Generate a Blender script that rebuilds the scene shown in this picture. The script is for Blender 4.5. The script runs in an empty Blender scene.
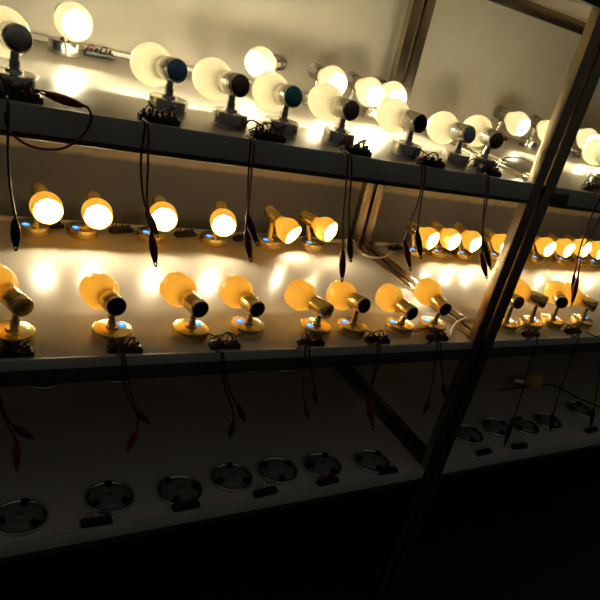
import bpy, bmesh, math, random
from mathutils import Vector, Matrix, Euler
random.seed(7)
PI = math.pi
scene = bpy.context.scene
COL = scene.collection

# ------------------------------------------------------------------ camera
F = 640.79; PPX, PPY = 369.34, 371.52
cam_d = bpy.data.cameras.new('camera'); cam = bpy.data.objects.new('camera', cam_d); COL.objects.link(cam)
cam.location = (-1.1488, -1.0057, .6133); cam.rotation_euler = (1.069, -.2596, -.5429)
cam_d.sensor_width = 36; cam_d.lens = F/600*36
cam_d.shift_x = (300-PPX)/600; cam_d.shift_y = (PPY-300)/600
cam_d.clip_start = .02
scene.camera = cam
CR = cam.rotation_euler.to_matrix(); CC = Vector(cam.location)
def ray(x, y): return (CR @ Vector(((x-PPX)/F, -(y-PPY)/F, -1))).normalized()
def hit(px, ax, val):                      # survey helper: where a sight line meets a real plane of the rack
    d = ray(*px); return CC + d*((val-CC[ax])/d[ax])

# ------------------------------------------------------------------ materials
def mat(name, col, rough=.5, metal=0, emit=None, estr=0, spec=.5, bump=0, bscale=60, vary=0, vscale=8, trans=None, coat=0):
    m = bpy.data.materials.new(name); m.use_nodes = True; nt = m.node_tree; n = nt.nodes; l = nt.links
    b = n['Principled BSDF']; out = n['Material Output']
    b.inputs['Base Color'].default_value = (*col, 1); b.inputs['Roughness'].default_value = rough
    b.inputs['Metallic'].default_value = metal; b.inputs['Specular IOR Level'].default_value = spec
    b.inputs['Coat Weight'].default_value = coat
    if emit:
        b.inputs['Emission Color'].default_value = (*emit, 1); b.inputs['Emission Strength'].default_value = estr
    if bump or vary:
        tc = n.new('ShaderNodeTexCoord')
    if bump:
        nz = n.new('ShaderNodeTexNoise'); nz.inputs['Scale'].default_value = bscale; nz.inputs['Detail'].default_value = 4
        bp = n.new('ShaderNodeBump'); bp.inputs['Strength'].default_value = bump; bp.inputs['Distance'].default_value = .004
        l.new(tc.outputs['Object'], nz.inputs['Vector']); l.new(nz.outputs['Fac'], bp.inputs['Height']); l.new(bp.outputs['Normal'], b.inputs['Normal'])
    if vary:
        nz = n.new('ShaderNodeTexNoise'); nz.inputs['Scale'].default_value = vscale; nz.inputs['Detail'].default_value = 5
        cr = n.new('ShaderNodeValToRGB'); cr.color_ramp.elements[0].position = .35; cr.color_ramp.elements[1].position = .65
        cr.color_ramp.elements[0].color = (*[c*(1-vary) for c in col], 1); cr.color_ramp.elements[1].color = (*col, 1)
        l.new(tc.outputs['Object'], nz.inputs['Vector']); l.new(nz.outputs['Fac'], cr.inputs['Fac']); l.new(cr.outputs['Color'], b.inputs['Base Color'])
    if trans:
        tcol, fac = trans
        t = n.new('ShaderNodeBsdfTranslucent'); t.inputs['Color'].default_value = (*tcol, 1)
        mx = n.new('ShaderNodeMixShader'); mx.inputs['Fac'].default_value = fac
        l.new(b.outputs[0], mx.inputs[1]); l.new(t.outputs[0], mx.inputs[2]); l.new(mx.outputs[0], out.inputs['Surface'])
    return m
M = {}
M['chrome'] = mat('polished_chrome', (.66,.63,.58), .22, 1)
M['chromecap'] = mat('chrome_mirror', (.72,.69,.62), .07, 1)
M['brass'] = mat('polished_brass', (.88,.68,.26), .27, 1)
M['steel'] = mat('stainless_steel', (.34,.275,.19), .27, 1, bump=.05, bscale=25)
M['beam'] = mat('dark_steel_beam', (.10,.11,.10), .42, .6, bump=.1, bscale=40)
M['board'] = mat('laminated_board', (.66,.60,.51), .32, 0, spec=.5, bump=.03, bscale=14, vary=.08, vscale=5)
M['edge'] = mat('grey_board_edge', (.55,.56,.50), .5, 0, vary=.2, vscale=12)
M['white_plastic'] = mat('white_plastic', (.82,.78,.70), .35)
M['cream_cable'] = mat('cream_cable', (.75,.66,.48), .4)
M['black'] = mat('black_plastic', (.018,.016,.016), .35)
M['blackrub'] = mat('black_rubber', (.02,.018,.02), .45)
M['red'] = mat('red_plastic', (.22,.014,.018), .4)
M['redwire'] = mat('red_wire', (.13,.012,.018), .4)
M['blackwire'] = mat('black_wire', (.022,.018,.022), .4)
M['capblack'] = mat('black_cap', (.012,.010,.009), .25, .2)
M['capbrown'] = mat('brown_tinted_metal', (.26,.20,.15), .22, .9)
M['capblue'] = mat('blue_cap', (.22,.42,.62), .22, .85)  # blue, teal and grey blue tints for single end caps
M['capteal'] = mat('teal_cap', (.10,.40,.48), .25, .8)
M['capgrey'] = mat('grey_blue_cap', (.50,.60,.70), .3, .8)
M['capamber'] = mat('amber_tinted_metal', (.8,.48,.12), .25, .6)
M['bulb'] = mat('warm_bulb', (.9,.85,.7), .4, emit=(1,.87,.55), estr=205)
M['bulbmid'] = mat('warm_bulb_in_amber_shade', (.9,.85,.7), .4, emit=(1,.85,.54), estr=150)
M['bulbdim'] = mat('dim_warm_bulb', (.9,.85,.7), .4, emit=(1,.84,.50), estr=8.5)
M['bulboff'] = mat('opal_bulb', (.85,.78,.62), .3)
M['opal'] = mat('opal_white_glass', (.90,.88,.80), .25, trans=((1,.97,.88), .44))
M['amber'] = mat('amber_glass', (.93,.60,.12), .3, trans=((1,.88,.40), .36))
M['ledblue'] = mat('blue_switch_glow', (.05,.2,.6), .3, emit=(.03,.25,1), estr=1.8)
M['ledwhite'] = mat('white_switch_glow', (.6,.8,1), .3, emit=(.4,.75,1), estr=1.1)
M['grey_metal'] = mat('brushed_fitting_metal', (.38,.40,.37), .3, .9)
M['fitting'] = mat('grey_fitting_plate', (.30,.33,.29), .4, .3)

# two tone wall: pale above a set height, darker blue grey below
def wall_mat():
    m = bpy.data.materials.new('two_tone_wall'); m.use_nodes = True; nt = m.node_tree; n = nt.nodes; l = nt.links
    b = n['Principled BSDF']; b.inputs['Roughness'].default_value = .75
    tc = n.new('ShaderNodeTexCoord'); sp = n.new('ShaderNodeSeparateXYZ'); l.new(tc.outputs['Object'], sp.inputs[0])
    nz = n.new('ShaderNodeTexNoise'); nz.inputs['Scale'].default_value = 5; nz.inputs['Detail'].default_value = 6; l.new(tc.outputs['Object'], nz.inputs['Vector'])
    cr = n.new('ShaderNodeValToRGB'); cr.color_ramp.elements[0].position = .3; cr.color_ramp.elements[1].position = .7
    cr.color_ramp.elements[0].color = (.74,.69,.59,1); cr.color_ramp.elements[1].color = (.84,.79,.68,1); l.new(nz.outputs['Fac'], cr.inputs['Fac'])
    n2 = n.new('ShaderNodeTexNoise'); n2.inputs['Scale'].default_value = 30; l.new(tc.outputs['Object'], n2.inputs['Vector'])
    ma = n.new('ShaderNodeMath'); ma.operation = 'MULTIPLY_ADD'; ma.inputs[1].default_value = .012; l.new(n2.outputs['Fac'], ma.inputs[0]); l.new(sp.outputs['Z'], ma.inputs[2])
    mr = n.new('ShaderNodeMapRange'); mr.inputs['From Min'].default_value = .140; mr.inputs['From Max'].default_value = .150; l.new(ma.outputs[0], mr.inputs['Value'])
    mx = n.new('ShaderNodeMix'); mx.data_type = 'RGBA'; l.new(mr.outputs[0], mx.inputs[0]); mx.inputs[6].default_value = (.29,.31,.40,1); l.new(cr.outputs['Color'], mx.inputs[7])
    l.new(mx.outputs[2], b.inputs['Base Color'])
    bp = n.new('ShaderNodeBump'); bp.inputs['Strength'].default_value = .15; bp.inputs['Distance'].default_value = .01; l.new(nz.outputs['Fac'], bp.inputs['Height']); l.new(bp.outputs['Normal'], b.inputs['Normal'])
    return m
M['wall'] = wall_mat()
M['floor'] = mat('dark_floor', (.018,.018,.019), .6, vary=.3, vscale=3)

# ------------------------------------------------------------------ mesh helpers
def link(name, me, m=None, parent=None, smooth=True):
    o = bpy.data.objects.new(name, me); COL.objects.link(o)
    if m is not None and not me.materials: me.materials.append(m)
    if parent: o.parent = parent
    return o
def fin(bm, name, m, parent=None, smooth=True, angle=40):
    bmesh.ops.recalc_face_normals(bm, faces=bm.faces)
    me = bpy.data.meshes.new(name)
    for f in bm.faces: f.smooth = smooth
    bm.to_mesh(me); bm.free()
    if smooth:
        try: me.set_sharp_from_angle(angle=math.radians(angle))
        except Exception: pass
    return link(name, me, m, parent)
def add_box(bm, x0, x1, y0, y1, z0, z1, bev=0):
    r = bmesh.ops.create_cube(bm, size=1)
    for v in r['verts']:
        v.co = Vector(((x0+x1)/2+v.co.x*(x1-x0), (y0+y1)/2+v.co.y*(y1-y0), (z0+z1)/2+v.co.z*(z1-z0)))
    if bev:
        es = list({e for v in r['verts'] for e in v.link_edges})
        bmesh.ops.bevel(bm, geom=es, offset=bev, segments=2, affect='EDGES', profile=.5)
def add_lathe(bm, prof, seg=32, mtx=None, closed=False):
    rings = []
    for r, z in prof:
        if r < 1e-6:
            v = bm.verts.new((0,0,z)); rings.append([v])
        else:
            rings.append([bm.verts.new((r*math.cos(2*PI*i/seg), r*math.sin(2*PI*i/seg), z)) for i in range(seg)])
    n = len(rings)
    for k in range(n if closed else n-1):
        a, b = rings[k], rings[(k+1) % n]
        for i in range(seg):
            j = (i+1) % seg
            if len(a) == 1 and len(b) == 1: continue
            if len(a) == 1: bm.faces.new((a[0], b[i], b[j]))
            elif len(b) == 1: bm.faces.new((a[i], a[j], b[0]))
            else: bm.faces.new((a[i], a[j], b[j], b[i]))
    if mtx is not None:
        for rg in rings:
            for v in rg: v.co = mtx @ v.co
def smooth_path(pts, n=6):
    pts = [Vector(p) for p in pts]
    if len(pts) < 3: return pts
    out = []
    P = [pts[0]*2-pts[1]] + pts + [pts[-1]*2-pts[-2]]
    for i in range(1, len(P)-2):
        for k in range(n):
            t = k/n; a, b, c, d = P[i-1], P[i], P[i+1], P[i+2]
            out.append(.5*((2*b)+(c-a)*t+(2*a-5*b+4*c-d)*t*t+(3*b-a-3*c+d)*t**3))
    out.append(pts[-1]); return out
def add_tube(bm, pts, r, seg=8, radii=None):
    pts = [Vector(p) for p in pts]; rings = []
    up = Vector((.13,.27,.95)).normalized()
    for i, p in enumerate(pts):
        t = (pts[min(i+1,len(pts)-1)]-pts[max(i-1,0)]).normalized()
        if abs(t.dot(up)) > .98: up = Vector((1,.1,0)).normalized()
        a = t.cross(up).normalized(); b = t.cross(a).normalized(); up = -b if False else up
        rr = radii[i] if radii else r
        rings.append([bm.verts.new(p+a*rr*math.cos(2*PI*k/seg)+b*rr*math.sin(2*PI*k/seg)) for k in range(seg)])
    for i in range(len(rings)-1):
        # match rings to avoid twists
        a, b = rings[i], rings[i+1]
        best = min(range(seg), key=lambda s: sum((a[k].co-b[(k+s) % seg].co).length for k in range(0, seg, 2)))
        b = b[best:]+b[:best]; rings[i+1] = b
        for k in range(seg):
            j = (k+1) % seg; bm.faces.new((a[k], a[j], b[j], b[k]))
    bm.faces.new(rings[0][::-1]); bm.faces.new(rings[-1])
def empty(name, loc, label=None, cat=None, group=None):
    o = bpy.data.objects.new(name, None); COL.objects.link(o); o.location = loc; o.empty_display_size = .02
    tag(o, label, cat, group); return o
def tag(o, label=None, cat=None, group=None, kind=None):
    if label: o['label'] = label
    if cat: o['category'] = cat
    if group: o['group'] = group
    if kind: o['kind'] = kind
def basis(u):
    return u.to_track_quat('Z', 'Y')

# ------------------------------------------------------------------ room
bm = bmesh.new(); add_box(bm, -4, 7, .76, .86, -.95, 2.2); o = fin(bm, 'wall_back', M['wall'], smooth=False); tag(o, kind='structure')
bm = bmesh.new(); add_box(bm, -4, 7, -3, .86, -1.05, -.95); o = fin(bm, 'floor', M['floor'], smooth=False); tag(o, kind='structure')

# ------------------------------------------------------------------ racks
D = .6628
LV = [(.80, .052), (.40, .046), (0, .052), (-.4108, .05)]
def rack(x0, x1, label, visx):
    t = empty('shelf_rack', (x0, 0, -.95), label, 'shelf', 'steel lamp test racks')
    def part(name, fn, m, **k):
        bm = bmesh.new(); fn(bm); o = fin(bm, name, m, t, **k); o.location = (-x0, 0, .95); return o
    pw = .031
    for px in (x0, x1-pw):
        for py, pd in ((0, .026), (D-.026, .026)):
            p = part('post', lambda b: add_box(b, px, px+pw, py, py+pd, -.95, .86, .0025), M['steel'])
    for z, th in LV:
        bt = {.80:.04,.40:.037,0:.02}.get(z, .03)
        o = part('shelf_board', lambda b: add_box(b, x0+pw+.001, x1-pw-.001, .006, D-.028, z-.018, z, .001), M['board'])
        o = part('board_edging', lambda b: add_box(b, x0+pw+.001, x1-pw-.001, .0, .0058, z-bt, z+.0005, .0008), M['edge'])
        part('front_beam', lambda b: add_box(b, x0+pw+.0005, x1-pw-.0005, .003, .028, z-th, z-.0185, .002), M['beam'])
        part('back_beam', lambda b: add_box(b, x0+pw+.0005, x1-pw-.0005, D-.026, D-.002, z-th, z-.001, .002), M['steel'])
        for px in (x0, x1-pw):
            part('side_beam', lambda b: add_box(b, px+.001, px+pw-.001, .0265, D-.0265, z-.04, z+.003, .002), M['steel'])
    if visx > 0: part('joint_bracket', lambda b: add_box(b, x0+pw+.001, x0+pw+.052, -.004, .0, .362, .388, .0018), M['beam'])
    return t
rack(-2.0, -.005, 'polished steel shelf rack left of the slanting double post', -1)
rack(.005, 2.6, 'polished steel shelf rack right of the slanting double post', 1)

# ------------------------------------------------------------------ lamps
def mesh_from(fn, m, name):
    bm = bmesh.new(); fn(bm); bmesh.ops.recalc_face_normals(bm, faces=bm.faces)
    me = bpy.data.meshes.new(name)
    for f in bm.faces: f.smooth = True
    bm.to_mesh(me); bm.free(); me.materials.append(m)
    try: me.set_sharp_from_angle(angle=math.radians(38))
    except Exception: pass
    return me
def shade_prof(R, L, rim):
    out = []
    N = 14
    for i in range(N+1):
        s = i/N
        r = .0165+(R-.0165)*math.sin(min(1, s/.62)*PI/2)**1.6 if s <= .62 else R-(R-rim)*((s-.62)/.38)**1.8
        out.append((r, s*L))
    th = .0022
    inner = [(r-th, z) for r, z in out][::-1]
    return out, inner
def mk_shade(R, L, rim):
    def f(bm):
        o, i = shade_prof(R, L, rim)
        add_lathe(bm, o+[(rim-.0011, L+.0012)]+i, 36, closed=True)
    return f
def mk_holder(bm):   # from z=0 (cap end) to z=.046 (shade end)
    add_lathe(bm, [(0,.001),(.0165,.001),(.0180,.003),(.0180,.012),(.0175,.0125),(.0175,.0135),(.0180,.014),(.0180,.044),(.017,.046),(.012,.047),(0,.047)], 36)
def mk_cap(bm):
    add_lathe(bm, [(0,-.0025),(.008,-.0023),(.0148,-.0012),(.0168,.0005),(.0168,.0012),(0,.0012)], 36)
def mk_base(h, r):
    def f(bm): add_lathe(bm, [(0,0),(r-.001,0),(r,.001),(r,h-.002),(r-.0006,h-.0007),(r-.002,h),(.012,h),(.0105,h+.004),(0,h+.004)], 44)
    return f
def mk_bulb(bm):
    bmesh.ops.create_icosphere(bm, subdivisions=2, radius=.0165, matrix=Matrix.Diagonal((1,1,1.15,1)))
def mk_neck(bm):
    add_lathe(bm, [(0,-.004),(.011,-.004),(.011,.016),(.008,.02),(0,.02)], 20)
def mk_switch(bm): add_lathe(bm, [(0,0),(.0078,0),(.0078,.0012),(.003,.0014),(0,.0014)], 20)
def mk_dot(bm): add_lathe(bm, [(0,.0014),(.003,.0014),(.003,.0019),(0,.002)], 14)
ME = dict(
    opal=mesh_from(mk_shade(.0335,.066,.0265), M['opal'], 'shade_opal'), amber=mesh_from(mk_shade(.0335,.060,.0312), M['amber'], 'shade_amber'),
    bulb=mesh_from(mk_bulb, M['bulb'], 'bulb'), bulbmid=mesh_from(mk_bulb, M['bulbmid'], 'bulb_mid'), bulbdim=mesh_from(mk_bulb, M['bulbdim'], 'bulb_dim'), bulboff=mesh_from(mk_bulb, M['bulboff'], 'bulb_off'), neck=mesh_from(mk_neck, M['white_plastic'], 'neck'),
    sw=mesh_from(mk_switch, M['ledblue'], 'switch'), dot=mesh_from(mk_dot, M['ledwhite'], 'dot'))
for fn, nm in ((mk_holder,'holder'),(mk_base(.026,.030),'base_tall'),(mk_base(.021,.0345),'base_flat')):
    for mt in ('chrome','brass'): ME[nm+mt] = mesh_from(fn, M[mt], nm+'_'+mt)
for c in ('chromecap','capblack','capbrown','capblue','capteal','capgrey','capamber','brass','chrome'):
    ME['cap_'+c] = mesh_from(mk_cap, M[c], 'cap_'+c)

def child(name, key, parent, loc=(0,0,0), q=None, label=None):
    o = bpy.data.objects.new(name, ME[key]); COL.objects.link(o); o.parent = parent; o.location = loc
    if q is not None: o.rotation_mode = 'QUATERNION'; o.rotation_quaternion = q
    if label: o['label'] = label
    return o
def build_lamp(B, K, u, white, lit, cap, label, group, switch=None, block=None, cat='lamp'):
    """B base centre on the board, K centre of the cap, u aiming direction"""
    met = 'chrome' if white else 'brass'; h = .026 if white else .021
    t = empty('spot_lamp', B, label, cat, group)
    q = basis(u); k = K-B
    child('base', ('base_tall' if white else 'base_flat')+met, t)
    j = k+u*.022
    bm = bmesh.new()
    top = j-Vector((0,0,.0175)); bot = Vector((top.x*.35, top.y*.35, h+.001))
    mid = bot.lerp(top, .55); up2 = bot.lerp(top, .86)
    add_tube(bm, [bot, mid, mid+(top-bot)*.01, up2, top+Vector((0,0,.004))], .006, 16, [.0072,.0072,.006,.0062,.005])
    fin(bm, 'stem', M[met], t)
    hd = child('holder', 'holder'+met, t, k, q)
    c = child('end_cap', 'cap_'+cap, hd, (0,0,0))
    lab = {'capblue':'blue end cap','capteal':'teal end cap','capgrey':'pale grey blue end cap','capblack':'black end cap','capbrown':'dark brown end cap','capamber':'amber tinted end cap','chromecap':'mirror chrome end cap'}.get(cap)
    if lab: c['label'] = lab
    sh = child('lamp_shade', 'opal' if white else 'amber', t, k+u*.0455, q)
    bz = .038 if white else .037
    b = child('bulb', 'bulb' if white else 'bulbmid' if lit else 'bulbdim', t, k+u*(.0455+bz), q)
    child('socket', 'neck', b, (0,0,-bz))
    if switch is not None:
        s = child('switch', 'sw', t, (.0195*math.cos(switch), .0195*math.sin(switch), h), None, 'switch glowing blue')
        child('switch_light', 'dot', s)
    if block is not None:
        for i, (m, dx) in enumerate((('redwire', -.005), ('blackwire', .006))):
            e = Vector(block)-B; s0 = Vector((e.x*.2, e.y*.2-.0, 0)); d2 = Vector((e.x, e.y, 0)); 
            if d2.length < .01: d2 = Vector((0,-.05,0))
            dn = d2.normalized(); s0 = dn*(.0305 if white else .035)+Vector((dx,0,.004))
            e = e+Vector((dx*2.2, 0, .012))
            mid = (s0+e)/2+Vector((dx*2+random.uniform(-.006,.006), 0, .016))
            bm = bmesh.new(); add_tube(bm, smooth_path([s0, mid, e+Vector((0,0,.006)), e], 5), .0013, 6); fin(bm, 'cord', M[m], t)
    return t
def aim(K, s, L, far):
    d = ray(*s); o = CC-K; bb = o.dot(d); cc = o.dot(o)-L*L; disc = bb*bb-cc
    if disc <= 0: S = CC+d*(-bb)
    else: S = CC+d*(-bb+(1 if far else -1)*math.sqrt(disc))
    return (S-K).normalized()

# terminal blocks ------------------------------------------------------------
def make_block():
    t = empty('terminal_block', (0,0,0))
    bm = bmesh.new(); add_box(bm, -.030, .030, -.009, .009, 0, .009, .0012)
    for i in range(6): add_box(bm, -.027+i*.0092, -.0205+i*.0092, -.0075, .0075, .0088, .0125, .0008)
    fin(bm, 'body', M['black'], t)
    for i in range(6):
        bm = bmesh.new(); add_lathe(bm, [(0,0),(.0026,0),(.0028,.003),(.002,.0048),(0,.005)], 10, Matrix.Translation((-.0237+i*.0092, -.003+(i%2)*.005, .0125)))
        fin(bm, 'terminal_screw', M['red'] if i in (0,1,4) else M['black'], t)['label'] = 'red terminal screw' if i in (0,1,4) else 'black terminal screw'
    for i in range(2):
        x = -.02+i*.026; bm = bmesh.new()
        add_tube(bm, smooth_path([(x,.008,.008),(x+.004,.014,.018),(x+.012,.013,.019),(x+.013,.0075,.009)], 5), .0009, 6)
        fin(bm, 'jumper_wire', M['redwire'] if i != 1 else M['blackwire'], t)
    return t
BLOCK = make_block(); used_block = [False]
def copy_tree(o, parent=None):
    c = o.copy(); COL.objects.link(c)
    if parent: c.parent = parent
    for ch in [x for x in bpy.data.objects if x.parent == o]: copy_tree(ch, c)
    return c
def block(loc, rz, label, group):
    if used_block[0]: t = copy_tree(BLOCK)
    else: t = BLOCK; used_block[0] = True
    t.location = loc; t.rotation_euler = (0,0,rz); tag(t, label, 'terminal block', group); return t

Z1, Z2, Z3 = .4006, .0006, -.4102
ORD = ['leftmost','second from the left','third from the left','fourth from the left','fifth from the left','sixth from the left','seventh from the left','eighth from the left']
# front block positions (picture survey -> board plane)
S1B = [(18,95),(160,119),(268,136),(357,151),(432,163),(489,172),(592,188)]
S2B = [(14,356),(127,353),(227,348),(311,342),(379,341),(438,338),(531,334),(573,331)]
S3B = [(100,533),(190,514),(270,499),(333,488),(390,473),(484,452),(520,446),(592,430)]
B1, B2, B3 = [], [], []
g = 'black terminal blocks along the front edge of the top lamp shelf'
n1 = ['below the mirror capped lamp','below the blue capped lamp','below the teal capped lamp','right of the fifth lamp base','between the sixth and seventh white lamps','just left of the slanting post','right of the slanting post']
for p, n in zip(S1B, n1):
    P_ = hit(p, 2, Z1+.006); P_.y = max(P_.y, .0165); P_.z = Z1
    B1.append(P_); block(P_, random.uniform(-.04,.04), 'black terminal block on the upper shelf, '+n, g)
g = 'black terminal blocks along the front edge of the middle shelf'
n2 = ['at the left edge of the photo','in front of the second brass lamp','between the third and fourth brass lamps','in front of the fifth brass lamp','in front of the seventh brass lamp','just left of the slanting post','first to the right of the slanting post','farthest right']
for p, n in zip(S2B, n2):
    P_ = hit(p, 2, Z2+.006); P_.y = max(P_.y, .0165); P_.z = Z2
    B2.append(P_); block(P_, random.uniform(-.04,.04), 'black terminal block on the middle shelf, '+n, g)
g = 'black terminal blocks along the front edge of the dark bottom shelf'
for i, p in enumerate(S3B):
    P_ = hit(p, 2, Z3+.006); P_.y = max(P_.y, .0165); P_.z = Z3
    n3 = ORD[i] if i < 5 else ['first right of the post','second right of the post','farthest right'][i-5]
    B3.append(P_); block(P_, random.uniform(-.08,.08), 'black terminal block on the dark bottom shelf edge, '+n3, g)

# upper shelf, front row: white shades aimed at the wall
S1F = [((12,93),(19,39),(4,32),'chromecap','white shaded chrome spot lamp with mirror end cap, at the left edge'),
 ((165,114),(178,71),(152,65),'capblue','white shaded chrome spot lamp with a blue end cap, front of the upper shelf'),
 ((228,127),(241,86),(213,79),'capbrown','white shaded spot lamp with dark brown end cap, right of the blue capped one'),
 ((280,135),(294,97),(271,92),'capteal','white shaded chrome spot lamp with a teal end cap, front of the upper shelf'),
 ((332,144),(352,111),(326,102),'capbrown','white shaded chrome spot lamp right of the teal capped one, upper shelf'),
 ((402,157),(421,124),(393,115),'capblack','white shaded chrome spot lamp in front of the rear double post, upper shelf front'),
 ((452,168),(470,135),(443,128),'capgrey','white shaded chrome spot lamp with pale grey blue end cap, upper shelf front'),
 ((484,172),(497,141),(477,131),'capbrown','white shaded chrome spot lamp nearest the left of the front post, upper shelf front'),
 ((602,187),(612,165),(596,152),'capbrown','white shaded chrome spot lamp cut by the right edge, upper shelf front')]
for i, (b, c, s, cap, lab) in enumerate(S1F):
    B = hit(b, 2, Z1); B.y = min(max(B.y, .066), .10) ; d = hit(b, 2, Z1)
    K = hit(c, 1, B.y-.02); B.x = K.x-.003
    u = aim(K, s, .088, True)
    near = min(B1, key=lambda q: (q-B).length)
    build_lamp(B, K, u, True, True, cap, lab, 'white shaded lamps in the front row of the upper shelf', block=near if (near-B).length < .12 else None)
# upper shelf, back row: white shades aimed to the front
S1R = [((64,24),(73,14),.50,'white shaded lamp at the far left of the upper shelf back row'),
 ((281,62),(263,63),.48,'small looking white shaded lamp in the back row above the teal capped lamp'),
 ((314,70),(327,78),.48,'white shaded spot lamp in the back row peeping over the fifth front lamp'),
 ((350,78),(364,88),.48,'white shaded spot lamp in the back row right of the fifth front lamp'),
 ((376,83),(388,92),.48,'white shaded spot lamp in the back row just left of the rear double post'),
 ((498,111),(512,120),.50,'white shaded spot lamp in the back row, first right of the rear double post'),
 ((532,119),(544,128),.50,'white shaded back row lamp half hidden by the left side of the front post'),
 ((572,128),(583,136),.50,'white shaded back row lamp seen just right of the front post'),
 ((588,133),(600,141),.50,'white shaded back row lamp at the right edge of the upper shelf')]
for i, (c, s, y, lab) in enumerate(S1R):
    K = hit(c, 1, y+.02); B = Vector((K.x+.0, y, Z1)); K.z = max(K.z, Z1+.072)
    u = aim(K, s, .078 if i < 2 else .062, False)
    if i == 0: u = (u+Vector((0,0,-.15))).normalized()
    build_lamp(B, K, u, True, True, 'capbrown', lab, 'white shaded lamps in the back row of the upper shelf')
    P_ = B+Vector((.075, .055, 0)) if i in (0, 5, 7) else None
    if P_: block(P_, .1, 'small terminal block behind the back row lamps, '+{0:'left end of the upper shelf',5:'just right of the rear post',7:'just right of the front post'}[i], 'terminal blocks behind the upper back row')

# middle shelf, front row: amber shades, brass
S2F = [((5,345),(24,308),(-3,285),'capamber',None,'amber shaded brass spot lamp cut by the left edge of the middle shelf'),
 ((115,338),(117,307),(101,292),'capblack',.5,'leftmost amber shaded brass lamp seen whole, middle shelf front row'),
 ((191,338),(201,310),(180,291),'capblack',.6,'amber shaded brass spot lamp between the first two middle shelf terminal blocks, front row'),
 ((245,328),(258,310),(238,293),'capblack',2.6,'amber shaded brass spot lamp, fourth from the left in the middle shelf front row'),
 ((312,330),(329,312),(302,296),'brass',3.4,'amber shaded brass spot lamp showing a bright brass end, middle shelf front row'),
 ((350,328),(365,306),(343,296),'capblack',2.6,'amber shaded brass spot lamp right of the one with the bright brass end'),
 ((400,332),(413,314),(391,299),'capblack',2.8,'amber shaded brass spot lamp left of the slanted side rails, middle shelf front row'),
 ((430,326),(446,310),(429,293),'capblack',2.6,'amber shaded brass spot lamp over the slanted side rails, middle shelf front row'),
 ((510,328),(519,303),(502,293),'capbrown',.6,'amber shaded lamp half hidden behind the front post, middle shelf front row'),
 ((529,324),(546,303),(529,296),'capbrown',.3,'amber shaded brass lamp turned sideways, first full one right of the front post'),
 ((555,322),(562,303),(556,293),'capblack',.3,'amber shaded brass lamp with round black end facing us, right of the front post'),
 ((580,322),(596,307),(578,296),'capbrown',.3,'amber shaded brass lamp next to the right edge, middle shelf front row')]
for i, (b, c, s, cap, sw, lab) in enumerate(S2F):
    B = hit(b, 2, Z2+.01); B.z = Z2; B.y = max(B.y, .066)
    K = hit(c, 1, B.y-.02)
    if i in (3,4,7): K.z += 0
    B.x = B.x*.5+K.x*.5
    u = aim(K, s, .082, True)
    if i == 9: u = Vector((-.60,.80,.04)).normalized()
    if i == 11: u = Vector((-.50,.86,.03)).normalized()
    near = min(B2, key=lambda q: (q-B).length)
    build_lamp(B, K, u, False, False, cap, lab, 'amber shaded lamps in the front row of the middle shelf', switch=sw, block=near if (near-B).length < .11 else None)
# middle shelf, back row: amber shades, lit, aimed to the front
S2R = [((33,228),(38,195),(46,206),'lit amber lamp at the far left of the middle shelf back row'),
 ((84,235),(92,202),(97,212),'lit amber lamp, second from the left in the middle shelf back row'),
 ((152,237),(158,206),(163,215),'lit amber lamp behind the red and black clips, middle shelf back row'),
 ((216,243),(219,211),(223,221),'lit amber lamp, fourth from the left in the middle shelf back row'),
 ((272,246),(272,217),(287,229),'lit amber lamp turned a little right, fifth in the middle shelf back row'),
 ((313,247),(308,221),(324,228),'lit amber lamp turned sideways showing its open rim, left of the rear post'),
 ((411,250),(412,234),(427,237),'amber lamp in the back row, first right of the rear double post, middle shelf'),
 ((435,252),(437,231),(449,238),'amber lamp in the back row, second right of the rear double post, middle shelf'),
 ((459,253),(459,232),(471,240),'amber lamp in the back row, third right of the rear double post, middle shelf'),
 ((493,256),(488,238),(501,243),'amber lamp in the back row partly behind the front post, middle shelf'),
 ((534,259),(533,240),(545,246),'amber back row lamp, first right of the front post on the middle shelf'),
 ((555,258),(552,241),(564,247),'amber back row lamp, second right of the front post on the middle shelf'),
 ((572,258),(569,242),(581,247),'amber back row lamp, third right of the front post on the middle shelf'),
 ((585,259),(585,243),(597,249),'amber back row lamp at the right edge of the middle shelf')]
for i, (b, c, s, lab) in enumerate(S2R):
    B = hit(b, 2, Z2+.008); B.y = .565; B.z = Z2; K = hit(c, 1, .585); K.z = max(K.z, .074); L_ = .078 if i < 4 else .058
    u = aim(K, s, L_, False); S_ = K+u*L_; u = (u+(Vector((-.03,0,-.16)) if i < 4 else Vector((0,0,-.12)))).normalized(); K = S_-u*.08
    build_lamp(B, K, u, False, True, 'brass', lab, 'lit amber lamps in the back row of the middle shelf', switch=-2.6)
    if i in (1,2,3,4,6,8): block(B+Vector((-.065 if i < 6 else -.05,.035,0)), .3, 'terminal block behind the middle shelf back row, '+
        {1:'left of the second lamp',2:'left of the third lamp',3:'left of the fourth lamp',4:'left of the fifth lamp',6:'right of the rear post',8:'near the third lamp after the rear post'}[i], 'terminal blocks behind the middle back row')

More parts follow.
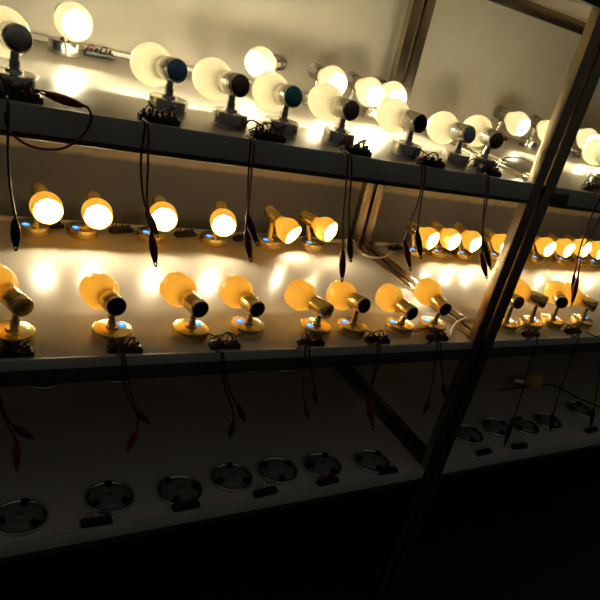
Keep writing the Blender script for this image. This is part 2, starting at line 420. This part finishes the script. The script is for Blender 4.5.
# ------------------------------------------------------------------ test leads with crocodile clips
def lead(start, pts, cpts, color, label, group, yp=-.022, length=.05):
    """start: terminal block position or None; pts: survey points of the hanging cable; cpts: two ends of the clip"""
    P3 = [hit(p, 1, yp) for p in pts]
    a, b = hit(cpts[0], 1, yp), hit(cpts[1], 1, yp)
    t = empty('clip_lead', P3[0], label, 'test lead', group)
    path = []
    if start is not None:
        x = P3[0].x
        path += [Vector((start.x*.3+x*.7, start.y-.009, start.z+.006)), Vector((x, -.008, start.z+.006))]
    path += P3+[a+(b-a)*.12]
    o0 = Vector(P3[0])
    bm = bmesh.new(); add_tube(bm, [p-o0 for p in smooth_path(path, 6)], .0018, 8); fin(bm, 'cable', M['redwire' if color == 'red' else 'blackwire'], t)
    d = b-a
    prof = [(0,.0022),(.05,.0035),(.2,.0055),(.45,.0068),(.65,.0058),(.8,.004),(.84,.0036)]
    bm = bmesh.new(); add_tube(bm, [a+d*s-o0 for s, r in prof], 0, 12, [r for s, r in prof]); fin(bm, 'clip_boot', M['red' if color == 'red' else 'blackrub'], t)['label'] = color+' rubber boot of the clip'
    side = d.normalized().cross(Vector((0,1,0))).normalized()
    bm = bmesh.new()
    for sg in (-1, 1):
        add_tube(bm, [a+d*.78+side*.0018*sg-o0, a+d*.9+side*.0024*sg-o0, a+d-o0+side*.0004*sg], .0012, 6)
    fin(bm, 'clip_jaw', M['capbrown'], t)
    return t
g1 = 'crocodile clip leads hanging from the upper shelf'; g2 = 'crocodile clip leads hanging from the middle shelf'
b1 = B1
L1 = [
 (b1[0], [(8,104),(8,150),(10,185),(15,215)], ((15,218),(16,251)), 'black', 'black clip lead hanging lowest at the left edge below the upper shelf'),
 (b1[1], [(145,127),(141,160),(143,195),(148,214)], ((146,211),(158,238)), 'black', 'black clip lead crossing its red partner below the blue capped lamp'),
 (b1[1], [(148,127),(148,165),(147,200),(152,230)], ((151,232),(156,267)), 'red', 'red clip lead hanging below the blue capped lamp'),
 (b1[2], [(251,142),(249,165),(248,190),(248,215)], ((246,213),(258,246)), 'black', 'black clip lead below the teal capped lamp'),
 (b1[2], [(254,142),(252,168),(249,200),(246,228)], ((246,230),(251,262)), 'red', 'red clip lead below the teal capped lamp'),
 (b1[3], [(348,157),(346,185),(343,220),(343,250)], ((343,250),(342,282)), 'red', 'red clip lead hanging in front of the rear double post'),
 (b1[3], [(351,157),(351,180),(349,210),(349,235)], ((349,235),(351,262)), 'black', 'black clip lead hanging in front of the rear double post'),
 (b1[4], [(422,168),(420,195),(411,220),(405,240)], ((404,240),(411,271)), 'red', 'red clip lead hanging right of the rear double post'),
 (b1[4], [(425,168),(423,190),(419,215),(418,233)], ((417,230),(421,259)), 'black', 'black clip lead hanging right of the rear double post'),
 (b1[5], [(489,178),(487,200),(483,225),(484,245)], ((483,242),(491,270)), 'black', 'black clip lead hanging just left of the front post'),
 (b1[5], [(487,178),(484,205),(482,235),(482,256)], ((481,254),(487,279)), 'red', 'red clip lead hanging just left of the front post'),
 (b1[6], [(603,192),(592,215),(581,245),(575,272)], ((574,274),(573,302)), 'black', 'black clip lead hanging near the right edge below the upper shelf'),
 (b1[6], [(607,194),(598,222),(583,250),(578,278)], ((578,277),(571,307)), 'red', 'red clip lead hanging near the right edge below the upper shelf'),
]
for k, (st, p, c, col, lab) in enumerate(L1): lead(st, p, c, col, lab, g1, yp=-.020 if k % 2 else -.036)
b2 = B2
L2 = [
 (b2[0], [(-4,366),(-2,390),(5,415),(15,428)], ((13,426),(34,439)), 'black', 'black clip lead swinging to the right at the left edge below the middle shelf'),
 (b2[0], [(-8,366),(-4,395),(8,425),(16,440)], ((16,440),(17,471)), 'red', 'red clip lead pointing down at the left edge below the middle shelf'),
 (b2[1], [(122,358),(124,385),(130,402),(138,414)], ((136,411),(150,424)), 'black', 'upper black clip lead below the second brass lamp'),
 (b2[1], [(125,358),(130,390),(138,415),(136,432)], ((137,431),(127,452)), 'red', 'dark red clip lead hanging below the second brass lamp'),
 (b2[2], [(223,353),(226,380),(233,398),(239,407)], ((238,405),(245,422)), 'black', 'black clip lead right one of the pair below the fourth brass lamp'),
 (b2[2], [(221,353),(224,385),(232,408),(234,423)], ((234,421),(229,438)), 'black', 'black clip lead left and lower of the pair below the fourth brass lamp'),
 (b2[3], [(305,347),(304,370),(303,395),(306,408)], ((305,406),(309,419)), 'red', 'red clip lead with small clip below the fifth brass lamp'),
 (b2[3], [(309,347),(310,368),(314,382),(315,393)], ((314,391),(317,403)), 'black', 'black clip lead with small clip below the fifth brass lamp'),
 (b2[4], [(377,345),(376,365),(371,385),(370,396)], ((370,394),(373,430)), 'red', 'red clip lead in front of the lit side rails below the middle shelf'),
 (b2[4], [(380,345),(378,365),(372,385),(368,398)], ((369,392),(369,420)), 'black', 'black clip lead in front of the lit side rails below the middle shelf'),
 (b2[5], [(437,343),(434,370),(431,390),(428,402)], ((429,401),(424,414)), 'black', 'black clip lead swinging left beside the front post below the middle shelf'),
 (b2[5], [(440,343),(441,365),(443,378),(444,385)], ((443,384),(445,398)), 'black', 'short black clip lead beside the front post below the middle shelf'),
 (b2[6], [(537,338),(530,365),(521,395),(512,425)], ((512,422),(504,447)), 'black', 'long black clip lead hanging first right of the front post'),
 (b2[7], [(579,336),(570,365),(560,390),(553,415)], ((553,412),(550,432)), 'black', 'long black clip lead hanging second right of the front post'),
 (b2[7], [(606,336),(601,360),(597,390),(594,410)], ((594,408),(590,428)), 'black', 'black clip lead cut by the right edge below the middle shelf'),
]
for k, (st, p, c, col, lab) in enumerate(L2): lead(st, p, c, col, lab, g2, yp=-.020 if k % 2 else -.036)
# looped lead with its red clip lying over the block
lead(None, [(5,112),(8,128),(22,142),(42,149),(64,148),(82,136),(91,120),(88,108)], ((83,106),(38,91)), 'red', 'red clip lead looped up over the upper shelf edge, clip biting the terminal block', g1, yp=-.018)

# ------------------------------------------------------------------ trunking and loose cables
def trunk(x0, x1, z, label):
    bm = bmesh.new(); add_box(bm, x0, x1, D-.045, D-.029, z, z+.010, .002); o = fin(bm, 'cable_trunking', M['white_plastic']); tag(o, label, 'cable trunking', 'white trunking along the back of the shelves')
trunk(-1.9, -.045, Z1, 'white cable trunking along the back of the upper shelf, left rack')
trunk(-1.9, -.045, Z2, 'white cable trunking along the back of the middle shelf, left rack')
trunk(.045, 2.5, Z2, 'white cable trunking along the back of the middle shelf, right rack')
def cable(pts, z, r, m, label, lift=None):
    P3 = [hit(p, 2, z+r) for p in pts]
    if lift:
        for k, dz in lift.items(): P3[k] = P3[k]+Vector((0,0,dz))
    bm = bmesh.new(); add_tube(bm, smooth_path(P3, 7), r, 8); o = fin(bm, 'power_cable', M[m]); tag(o, label, 'cable')
cable([(352,236),(358,250),(370,257),(384,257),(392,251)], Z2+.0038, .003, 'cream_cable', 'cream cable looping over the side rails near the rear post, middle shelf')
cable([(450,336),(455,324),(466,318),(478,319),(486,324)], Z2+.0038, .0028, 'cream_cable', 'cream cable loop beside the foot of the front post, middle shelf')
cable([(468,146),(485,153),(503,160),(520,166),(536,171)], Z1+.0038, .0022, 'cream_cable', 'thin cream cable lying along the upper shelf left of the front post')
cable([(497,166),(500,159),(512,157),(524,159),(534,164)], Z1+.006, .0022, 'cream_cable', 'cream cable arched beside the front post on the upper shelf')
cable([(500,390),(533,386),(552,385),(575,396),(602,408)], Z3, .0028, 'blackwire', 'dark cable trailing across the bottom shelf at the right')

# ------------------------------------------------------------------ round fittings on the bottom shelf
def make_fitting():
    t = empty('round_fitting', (0,0,0))
    bm = bmesh.new(); add_lathe(bm, [(.042,0),(.049,0),(.0505,.0015),(.0505,.006),(.049,.008),(.0465,.008),(.044,.005),(.042,.0045)], 48, closed=True); fin(bm, 'outer_ring', M['chrome'], t)
    bm = bmesh.new(); add_lathe(bm, [(0,.001),(.0415,.001),(.0418,.0035),(.031,.004),(.029,.010),(.012,.011),(0,.011)], 40); fin(bm, 'plate', M['fitting'], t)
    bm = bmesh.new(); add_lathe(bm, [(0,.011),(.006,.011),(.006,.014),(.003,.0155),(0,.0155)], 16); fin(bm, 'centre_screw', M['chromecap'], t)
    for k in range(3):
        a = k*2*PI/3+.6; R_ = Matrix.Rotation(a, 4, 'Z')
        bm = bmesh.new(); add_box(bm, .027, .047, -.007, .007, .0045, .013, .0015)
        for v in bm.verts: v.co = R_ @ v.co
        fin(bm, 'spring_clip', M['capblack'], t)['label'] = 'dark spring clip'
    return t
FIT = make_fitting(); first = [True]
S3 = [((20,517),'lying leftmost on the dark bottom shelf'),((110,497),'second from the left on the dark bottom shelf'),((180,490),'third from the left on the dark bottom shelf'),
 ((232,477),'fourth from the left on the dark bottom shelf'),((278,470),'fifth from the left on the dark bottom shelf'),((323,465),'sixth from the left on the dark bottom shelf'),
 ((372,461),'on the bottom shelf, just left of the front post'),((468,434),'on the bottom shelf, first right of the front post'),((497,427),'on the bottom shelf, second right of the front post'),((525,426),'on the bottom shelf, third right of the front post'),
 ((548,421),'on the bottom shelf, fourth right of the front post'),((580,409),'nearest the right edge on the bottom shelf, bright chrome')]
last = None
for i, (p, n) in enumerate(S3):
    P_ = hit(p, 2, Z3+.005); P_.z = Z3
    if last and (P_-last).length < .104: P_.x = last.x+.104
    last = Vector(P_)
    t = FIT if first[0] else copy_tree(FIT); first[0] = False
    t.location = P_; t.rotation_euler = (0,0,random.uniform(0,6)); tag(t, 'round metal fitting '+n, 'light fitting', 'round fittings in the front row of the bottom shelf')
for i, (p, n) in enumerate([((45,389),'leftmost under the middle beam'),((122,383),'second from the left'),((253,373),'third from the left'),((288,372),'fourth from the left'),((410,363),'just left of the front post')]):
    P_ = hit(p, 2, Z3); P_.z = Z3; P_.y = P_.y+.045
    t = copy_tree(FIT); t.location = P_; t.rotation_euler = (0,0,random.uniform(0,6)); tag(t, 'round fitting at the back of the bottom shelf, '+n, 'light fitting', 'round fittings in the back row of the bottom shelf')
# unlit lamp lying at the back of the bottom shelf
P_ = hit((510,384), 2, Z3); P_.z = Z3
t = empty('spot_lamp', P_, 'unlit dim lamp head lying on its side at the back of the bottom shelf', 'lamp')
u = Vector((.9,-.42,0)).normalized(); q = basis(u)
child('holder', 'holderchrome', t, (0,0,.0195), q); c = child('lamp_shade', 'amber', t, Vector((0,0,.034))+u*.0455, q)
child('bulb', 'bulboff', t, Vector((0,0,.034))+u*.075, q)

# ------------------------------------------------------------------ light and view
w = bpy.data.worlds.new('world'); scene.world = w; w.use_nodes = True
wn = w.node_tree; bg = wn.nodes['Background']; bg.inputs['Color'].default_value = (1,.98,.85,1)
tc = wn.nodes.new('ShaderNodeTexCoord'); sp = wn.nodes.new('ShaderNodeSeparateXYZ'); mr = wn.nodes.new('ShaderNodeMapRange')
mr.inputs['From Min'].default_value = -.15; mr.inputs['From Max'].default_value = .5; mr.inputs['To Min'].default_value = .010; mr.inputs['To Max'].default_value = .05
wn.links.new(tc.outputs['Generated'], sp.inputs[0]); wn.links.new(sp.outputs['Z'], mr.inputs['Value']); wn.links.new(mr.outputs[0], bg.inputs['Strength'])
scene.view_settings.view_transform = 'Standard'; scene.view_settings.look = 'None'; scene.view_settings.gamma = 1
scene.view_settings.use_curve_mapping = False; scene.view_settings.exposure = 0
scene.cycles.sample_clamp_indirect = 4; scene.cycles.use_denoising = True
scene.cycles.max_bounces = 8
